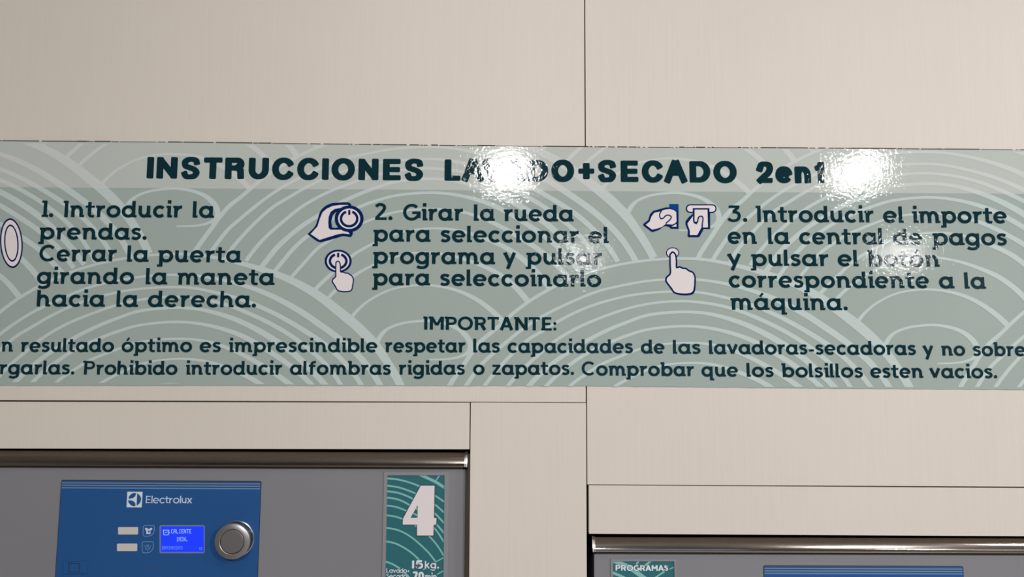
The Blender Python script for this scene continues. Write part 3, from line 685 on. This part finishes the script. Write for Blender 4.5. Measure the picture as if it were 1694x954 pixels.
# ------------------------------------------------------------------ washing machines
YM = 0.016       # plane of the machine fronts
def zpx(px, py, y): return P(px, py, y).z
def rrect(x0, x1, y0, y1, r, n=5):
    """rounded rectangle in pixels"""
    pts = []
    for cx, cy, a in ((x1-r, y0+r, -90), (x1-r, y1-r, 0), (x0+r, y1-r, 90), (x0+r, y0+r, 180)):
        pts += ell(cx, cy, r, r, a, a+90, n)
    return pts
def plate(pts, y0, y1, m, name, parent, bevel=0.0, holes=None):
    """prism from a pixel outline at its own depth; optional hole outline"""
    b = MB()
    q = [(P(x, y, y0).x, P(x, y, y0).z) for x, y in pts]
    if sum(q[i][0]*q[(i+1) % len(q)][1]-q[(i+1) % len(q)][0]*q[i][1] for i in range(len(q))) < 0: q = q[::-1]
    if not holes: b.prism(q, y0, y1)
    else:
        h = [(P(x, y, y0).x, P(x, y, y0).z) for x, y in holes]
        loops = [[Vector((x, z, 0)) for x, z in q], [Vector((x, z, 0)) for x, z in h]]
        flat = q+h
        for t in tessellate_polygon(loops):
            tri = [flat[i] for i in t]
            ar = (tri[1][0]-tri[0][0])*(tri[2][1]-tri[0][1])-(tri[2][0]-tri[0][0])*(tri[1][1]-tri[0][1])
            if ar < 0: tri = tri[::-1]
            b.face([(x, y0, z) for x, z in tri])
        for l in (q, h):
            for i in range(len(l)):
                p, r_ = l[i], l[(i+1) % len(l)]; b.face([(p[0], y0, p[1]), (p[0], y1, p[1]), (r_[0], y1, r_[1]), (r_[0], y0, r_[1])])
    return b.build(name, m, parent, bevel)
def lean(x, y):  # a wall vertical through (x, 900) seen at height y
    return x+(y-900)*(x-870)/12000.0
def machine(name, label, x0, x1, yt, strip_t, strip_b, lip_side, slope):
    """x0, x1: pixel sides of the body; yt: pixel of its upper edge"""
    X0, X1 = P(x0, 900, YM).x, P(x1, 900, YM).x
    xm_ = (x0+x1)/2; Z1 = P(min(max(x1 if lip_side > 0 else x0, 0), 1694), yt, YM).z
    root = empty(name, ((X0+X1)/2, YM+0.36, 0.0)); tag(root, label, 'washing machine', 'washer-dryers built into the wall')
    b = MB(); b.box(X0, X1, YM, YM+0.74, 0.02, Z1); b.build('body', M['grey'], root, bevel=0.0012)
    b = MB(); b.box(X0+.02, X1-.02, YM+.03, YM+0.72, 0.0, 0.02); b.build('plinth', M['cavity'], root)
    # worktop edge: rounded strip of brushed steel
    ys = 0.0085
    zt = P(xm_ if 0 < xm_ < 1694 else 847, strip_t, ys).z; ex = x1 if lip_side > 0 else x0
    zt = P(ex, strip_t, ys).z; zb = P(ex, strip_b, ys).z; H = zt-zb
    XA, XB = (X0-0.001, P(x1+2.6, 900, ys).x) if lip_side > 0 else (P(x0-2.2, 900, ys).x, X1+0.001)
    prof = [(ys+.006, zb), (ys+.0004, zb+.0002), (ys, zb+.001), (ys+.0006, zb+H*.25), (ys+.0022, zb+H*.5), (ys+.0048, zb+H*.75), (ys+.0090, zb+H*.97), (ys+.013, zt+.0004), (ys+.60, zt+.0006)]
    b = MB(); n = len(prof)
    segs = 40
    for k in range(segs):
        xa = XA+(XB-XA)*k/segs; xb = XA+(XB-XA)*(k+1)/segs
        for i in range(n-1):
            b.face([(xa, prof[i][0], prof[i][1]), (xb, prof[i][0], prof[i][1]), (xb, prof[i+1][0], prof[i+1][1]), (xa, prof[i+1][0], prof[i+1][1])])
    o = b.build('worktop_edge', M['steel'], root, smooth=True)
    bm = bmesh.new(); bm.from_mesh(o.data); bmesh.ops.remove_doubles(bm, verts=bm.verts, dist=1e-6); bm.to_mesh(o.data); bm.free()
    for p in o.data.polygons: p.use_smooth = True
    # folded end lip
    b = MB(); xl = XB if lip_side > 0 else XA; s = 1 if lip_side > 0 else -1
    for i in range(n-2):
        p, q = prof[i], prof[i+1]
        for xa, xb, d in ((xl-s*.0036, xl-s*.0028, .0006), (xl-s*.0016, xl, .0010)):
            pts = [(xa, p[0]-d, p[1]), (xb, p[0]-d, p[1]), (xb, q[0]-d, q[1]+d*.6), (xa, q[0]-d, q[1]+d*.6)]
            b.face(pts if s > 0 else pts[::-1])
            b.face([(xb, p[0]-d, p[1]), (xb, p[0]+.02, p[1]), (xb, q[0]+.02, q[1]), (xb, q[0]-d, q[1]+d*.6)])
    b.build('end_lip', M['steel_dull'], root)
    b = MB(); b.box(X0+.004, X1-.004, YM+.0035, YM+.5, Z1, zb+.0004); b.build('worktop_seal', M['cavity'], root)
    return root
mA = machine('washing_machine', 'grey washer-dryer number 4 with blue control panel and lit display, left of the pillar', -160, 769, 776.4, 747.5, 772.8, 1, 0)
mB = machine('washing_machine', 'grey washer-dryer right of the pillar, lower opening, green PROGRAMAS sign at its top corner', 982.6, 1915, 916.5, 888.5, 913.2, -1, 0)

def control_panel(root, xl, xr, yt, yb, dy):
    """dark rim, blue overlay, three pale stripes near the top"""
    sl = dy
    def q(x, y): return (lean(x, y), y+sl*(x-xl)/(xr-xl))
    out = [q(x, y) for x, y in rrect(xl-.8, xr+1.0, yt-1.2, yb+1, 3)]
    pl = plate(out, YM-.0006, YM+.0005, M['cp_dark'], 'panel_rim', root)
    ov = plate([q(x, y) for x, y in rrect(xl, xr, yt, yb, 2.6)], YM-.0009, YM+.0005, M['cp_blue'], 'control_panel', root)
    k = Ink(YM-.00098)
    for y0, w_, mi in ((yt+2.6, 5.2, 1), (yt+6.6, 5.0, 1), (yt+10.4, 3.0, 1)):
        k.stroke([q(xl+.8, y0), q(xr-.8, y0)], w_, 1)
    k.y = YM-.00104
    for y0 in (yt+3.7, yt+7.7, yt+11.8): k.stroke([q(xl+.8, y0), q(xr-.8, y0)], 1.7, 0)
    k.build('stripes', [M['cp_line'], M['cp_line_dark']], ov)
    return ov
cpA = control_panel(mA, 95.2, 427.6, 794.6, 1040, 1.8)
cpB = control_panel(mB, 1262.5, 1590.3, 936, 1180, 1.2)
YP = YM-.0011
# maker's badge and name
Gs = glyphs(.2, serif=False)
k = Ink(YP); s = 10.59; c = lambda p: conv(p, 190, 800, s)
k.area([c([(218, 138), (487, 140), (470, 412), (205, 410)])], 0)
k.y = YP-.00005
k.area([c([(372, 158), (368, 190), (350, 225), (310, 252), (238, 263), (245, 225), (280, 182), (325, 160)])], 1)
k.area([c([(360, 390), (362, 350), (345, 320), (305, 292), (230, 285), (240, 330), (275, 370), (320, 392)])], 1)
k.area([c([(392, 165), (430, 195), (458, 240), (458, 290), (440, 335), (405, 368), (380, 382), (385, 270)])], 1)
k.build('badge', [M['cp_white'], M['cp_blue']], cpA)
k = Ink(YP); word(k, Gs, 'Electrolux', 241, 832, 317.6, 832.2, 8.85, 1.75); k.build('maker_name', M['cp_silver'], cpA)
k = Ink(YP); word(k, Gs, 'WD5240', 233.5, 944.2, 279, 944.4, 5.9, 1.2); k.build('model_number', M['cp_faint'], cpA)
# buttons with their symbols
for (x0, x1, y0, y1) in ((195, 228, 871.6, 884), (193.2, 226.6, 898.9, 911.4)):
    plate(rrect(x0, x1, y0, y1, 1.6), YM-.0024, YM-.0008, M['button'], 'button', cpA, bevel=.0004)
def leaf_outline(x0, x1, y0, y1):
    return ell(x0+3, y0+3, 3, 3, 180, 270, 4)+ell(x1-2, y0+2, 2, 2, 270, 360, 3)+ell(x1-10.5, y1-11, 10.5, 11, 0, 90, 8)+ell(x0+3, y1-3, 3, 3, 90, 180, 4)
k = Ink(YP); k.stroke(leaf_outline(237, 255.2, 868.8, 886.6), 1.3, 0, closed=True)
c = lambda p: conv(p, 180, 850, 9.17)
k.area([c([(550, 212), (575, 207), (590, 222), (620, 222), (632, 207), (660, 212), (655, 240), (632, 246), (632, 302), (568, 302), (568, 246), (552, 240)])], 1)
k.y -= .00004; k.disc(*c([(607, 263)])[0], 1.6, mi=2)
k.build('button_symbol', [M['cp_line'], M['cp_silver'], M['cp_blue']], cpA)
k = Ink(YP); k.stroke(leaf_outline(235.3, 253.6, 895.6, 914), 1.3, 0, closed=True)
k.stroke(c([(545, 470), (560, 528), (575, 535), (612, 535), (622, 520), (635, 470)]), .9, 0)
for yy in (468, 480, 492): k.stroke(c([(570, yy), (610, yy)]), .8, 0)
k.stroke(c([(565, 512), (620, 512)]), .8, 0); k.disc(*c([(587, 558)])[0], .9, mi=0)
k.build('button_symbol', [M['cp_line']], cpA)
# display
dsp = plate(rrect(263.6, 338.6, 868.2, 915.0, 3), YM-.0016, YM-.0005, M['cp_rim'], 'display', cpA, holes=rrect(266.0, 336.9, 870.3, 912.6, 1.2))
plate(rrect(265.6, 337.2, 869.9, 913, 1.0), YM-.00115, YM-.0006, M['lcd'], 'screen', cpA)
k = Ink(YM-.00125)
PG = {}   # tiny dot-matrix capitals, 5 x 7
ROWS = {'C': '01110 10001 10000 10000 10000 10001 01110', 'A': '01110 10001 10001 11111 10001 10001 10001', 'L': '10000 10000 10000 10000 10000 10000 11111',
 'I': '01110 00100 00100 00100 00100 00100 01110', 'E': '11111 10000 10000 11110 10000 10000 11111', 'N': '10001 11001 11101 10101 10111 10011 10001',
 'T': '11111 00100 00100 00100 00100 00100 00100', 'M': '10001 11011 10101 10101 10001 10001 10001', 'F': '11111 10000 10000 11110 10000 10000 10000',
 'R': '11110 10001 10001 11110 10100 10010 10001', 'O': '01110 10001 10001 10001 10001 10001 01110', '1': '00100 01100 00100 00100 00100 00100 01110', '.': '00000 00000 00000 00000 00000 01100 01100'}
def dots(k, text, x0, x1, y0, y1, mi):
    n = len(text)*6-1; dx = (x1-x0)/n; dy = (y1-y0)/7
    for i, ch in enumerate(text):
        for r, row in enumerate(ROWS[ch].split()):
            for q, v in enumerate(row):
                if v == '1':
                    X = x0+(i*6+q)*dx; Y = y0+r*dy; k.poly([(X, Y), (X+dx*.98, Y), (X+dx*.98, Y+dy*.98), (X, Y+dy*.98)], mi)
dots(k, '.CALIENTE', 278.9, 316.3, 875, 882, 0); dots(k, '1MIN.', 291.8, 311, 887.9, 895, 0); dots(k, 'ENFRIAMIENTO', 267.9, 302.2, 903.2, 908.6, 1)
c = lambda p: conv(p, 255, 860, 15.9)
k.stroke(c([(228, 262), (398, 262)]), 1.1, 0); k.stroke(c([(238, 262), (258, 388), (370, 388), (390, 262)]), 1.1, 0); k.stroke(c([(285, 320), (330, 330), (350, 300)]), .8, 0)
k.stroke(c([(1196, 720), (1254, 720), (1254, 774), (1196, 774)]), .7, 1, closed=True)
k.build('display_text', [M['lcd_on'], M['lcd_dim']], cpA)
# dial knob: turned profile about an axis pointing at the room
def knob(cx, cy, parent):
    c0 = P(cx, cy, YM); root_prof = {}
    def lathe(name, prof, m, n=64, wob=0.0, par=None):
        b = MB(); vs = []
        for r, d in prof:
            for i in range(n):
                a = 2*math.pi*i/n; rr = r*(1+wob*math.cos(a*18)) if wob else r
                vs.append((c0.x+rr*math.cos(a), YM-d, c0.z+rr*math.sin(a)))
        fs = []
        for j in range(len(prof)-1):
            for i in range(n):
                fs.append((j*n+i, j*n+(i+1) % n, (j+1)*n+(i+1) % n, (j+1)*n+i))
        if prof[-1][0] > 0: fs.append(tuple((len(prof)-1)*n+i for i in range(n)))
        b.faces(vs, fs); o = b.build(name, m, par, smooth=True)
        md = o.modifiers.new('edges', 'EDGE_SPLIT'); md.split_angle = math.radians(35)
        return o
    kn = lathe('knob', [(.0236, .0011), (.0232, .004), (.0229, .0125)], M['knob_dark'], par=parent, wob=.012)
    lathe('flange', [(.0246, .0009), (.0246, .0019), (.0238, .0023), (.0234, .0023)], M['knob_chrome'], par=kn)
    lathe('rim', [(.0228, .0118), (.0238, .0128), (.0241, .0150), (.0241, .0168), (.0238, .0178), (.0230, .0183), (.0172, .0190), (.0166, .0186), (.0163, .0174), (.0163, .0150)], M['knob_rim'], par=kn)
    lathe('cap', [(.0158, .0150), (.0158, .0183), (.0150, .0190), (.0100, .0191), (.0001, .0191)], M['knob_face'], par=kn)
knob(391.6, 890.4, cpA)
# service socket cover
sk = plate(rrect(104.6, 144.4, 929, 948.8, 1.5), YM-.0030, YM-.0008, M['cp_blue'], 'socket_cover', cpA, bevel=.0005)
plate(rrect(112.8, 131.8, 930.8, 946.2, 1.5), YM-.0031, YM-.0028, M['cp_dark'], 'cover_groove', sk)
plate(rrect(114.2, 130.6, 932.2, 945.2, 1.2), YM-.0034, YM-.0028, M['cp_blue'], 'cover_latch', sk)

# machine number sign: frame, teal print
def sign(root, name, x0, x1, yt, yb, fx0, fx1, fyt):
    q = lambda pts: [(lean(x, y), y) for x, y in pts]
    fr = plate(q([(fx0, fyt), (fx1, fyt), (fx1, yb+8), (fx0, yb+8)]), YM-.0018, YM+.0004, M['grey_light'], name, root, bevel=.0005,
               holes=q([(x0, yt), (x1, yt), (x1, yb), (x0, yb)]))
    plate(q([(x0-.3, yt-.3), (x1+.3, yt-.3), (x1+.3, yb+.3), (x0-.3, yb+.3)]), YM-.0004, YM+.0003, M['teal'], 'print_sheet', fr)
    return fr
sgA = sign(mA, 'number_sign', 638.6, 734.2, 785.8, 1000, 633.0, 741.2, 780.5)
c = lambda p: conv(p, 630, 775, 5.327)
clipA = [(639.6, 786.2), (734.9, 786.2), (733.2, 999), (637.4, 999)]
k = Ink(YM-.0005, clipA)
for pts, w_ in (([(50, 84), (150, 95), (250, 120), (340, 155), (475, 235), (560, 292)], 2.9), ([(50, 147), (160, 165), (250, 195), (310, 220), (475, 315), (560, 388)], 2.9),
                ([(50, 197), (150, 212), (230, 240), (275, 262), (475, 393), (560, 482)], 3.0), ([(50, 254), (130, 265), (200, 290), (245, 315), (320, 355), (475, 475), (560, 570)], 3.0),
                ([(45, 324), (130, 335), (220, 368), (320, 410), (470, 522), (560, 650)], 2.7), ([(45, 409), (120, 420), (185, 440), (310, 503), (430, 598), (500, 680), (560, 775)], 2.7),
                ([(40, 519), (150, 540), (250, 590), (350, 670), (430, 750), (485, 822)], 2.8), ([(40, 640), (120, 655), (220, 705), (300, 765), (345, 812)], 2.9),
                ([(40, 818), (100, 838), (170, 880)], 3.0), ([(515, 62), (485, 104)], 2.0), ([(485, 820), (560, 780)], 1.9), ([(560, 895), (495, 930)], 1.9), ([(200, 905), (250, 960)], 3.5), ([(370, 888), (400, 880)], 1.5)):
    k.stroke(smooth(c(pts), 4), w_, 0)
k.stroke(smooth([(x, y, z) for (x, y), z in zip(c([(330, 45), (420, 86), (490, 120), (570, 172)]), (4.2, 4.6, 5, 5))], 4) and [p for p in smooth(c([(330, 45), (420, 86), (490, 120), (570, 172)]), 4)], 4.8, 0)
k.build('wave_lines', M['teal_l'], sgA)
four = [(352, 149), (474, 149), (468, 434), (491, 434), (488, 492), (466, 493), (463, 588), (319, 588), (319, 492), (192, 492), (196, 438)]
fhole = [(325, 320), (262, 432), (323, 432)]
k = Ink(YM-.00058, clipA); k.area([c(four), c(fhole)], 1)
k.y = YM-.00056; k.stroke(c(four), 2.4, 0, closed=True); k.stroke(c(fhole), 1.2, 0, closed=True)
k.build('machine_number', [M['outline'], M['white']], sgA)
def outlined(k, G_, t, x0, x1, yb, xh, w_, ow=1.3, dx=0.0):
    k.y = YM-.00054; word(k, G_, t, x0+dx, yb+dx*.6, x1+dx, yb+dx*.6, xh, w_+ow, 0, cap='soft')
    k.y = YM-.00062; word(k, G_, t, x0, yb, x1, yb, xh, w_, 1, cap='soft')
Gb = glyphs(.36, serif=False)
k = Ink(YM-.0006, clipA)
outlined(k, Gb, '15', 680.4, 699.8, 939.9, 9.5, 3.7, 1.5, .4); outlined(k, Gb, 'kg.', 702.2, 726.4, 939.9, 9.0, 2.3, 1.2, .3)
outlined(k, Gb, '70', 682.4, 701.4, 958.6, 9.5, 3.7, 1.5, .4); outlined(k, Gb, 'min.', 703.2, 725.4, 958.6, 7.8, 2.0, 1.1, .3)
outlined(k, Gs, 'Lavado+', 639.2, 677.6, 947.0, 5.4, 1.25, .9); outlined(k, Gs, 'Secado:', 638.8, 675.6, 956.2, 5.4, 1.25, .9)
k.build('load_text', [M['outline'], M['cp_white']], sgA)
sgB = sign(mB, 'programme_sign', 1013.6, 1114.8, 928.2, 1160, 1010.0, 1118.4, 924.8)
c = lambda p: conv(p, 960, 870, 8.47)
clipB = [(1014, 928.4), (1114.6, 928.4), (1116.6, 1159), (1014.4, 1159)]
k = Ink(YM-.0005, clipB)
for pts, w_ in (([(440, 470), (560, 520), (680, 575), (860, 700), (960, 780)], 7.5), ([(430, 640), (600, 715), (700, 780)], 4.6), ([(830, 470), (785, 535)], 3.2), ([(990, 485), (905, 552)], 3.4),
                ([(1180, 635), (1060, 715), (960, 800)], 2.8), ([(1310, 575), (1250, 602)], 1.8)):
    k.stroke(smooth(c(pts), 4), w_, 0)
k.build('wave_lines', M['teal_l'], sgB)
k = Ink(YM-.0006, clipB); outlined(k, Gb, 'PR', 1018.4, 1035.8, 943.6, 6.7, 2.6, 1.2)
outlined(k, Gb, 'OGRAMAS', 1037.0, 1105.2, 943.9, 6.7, 2.6, 1.2)
k.build('title_text', [M['outline'], M['cp_white']], sgB)
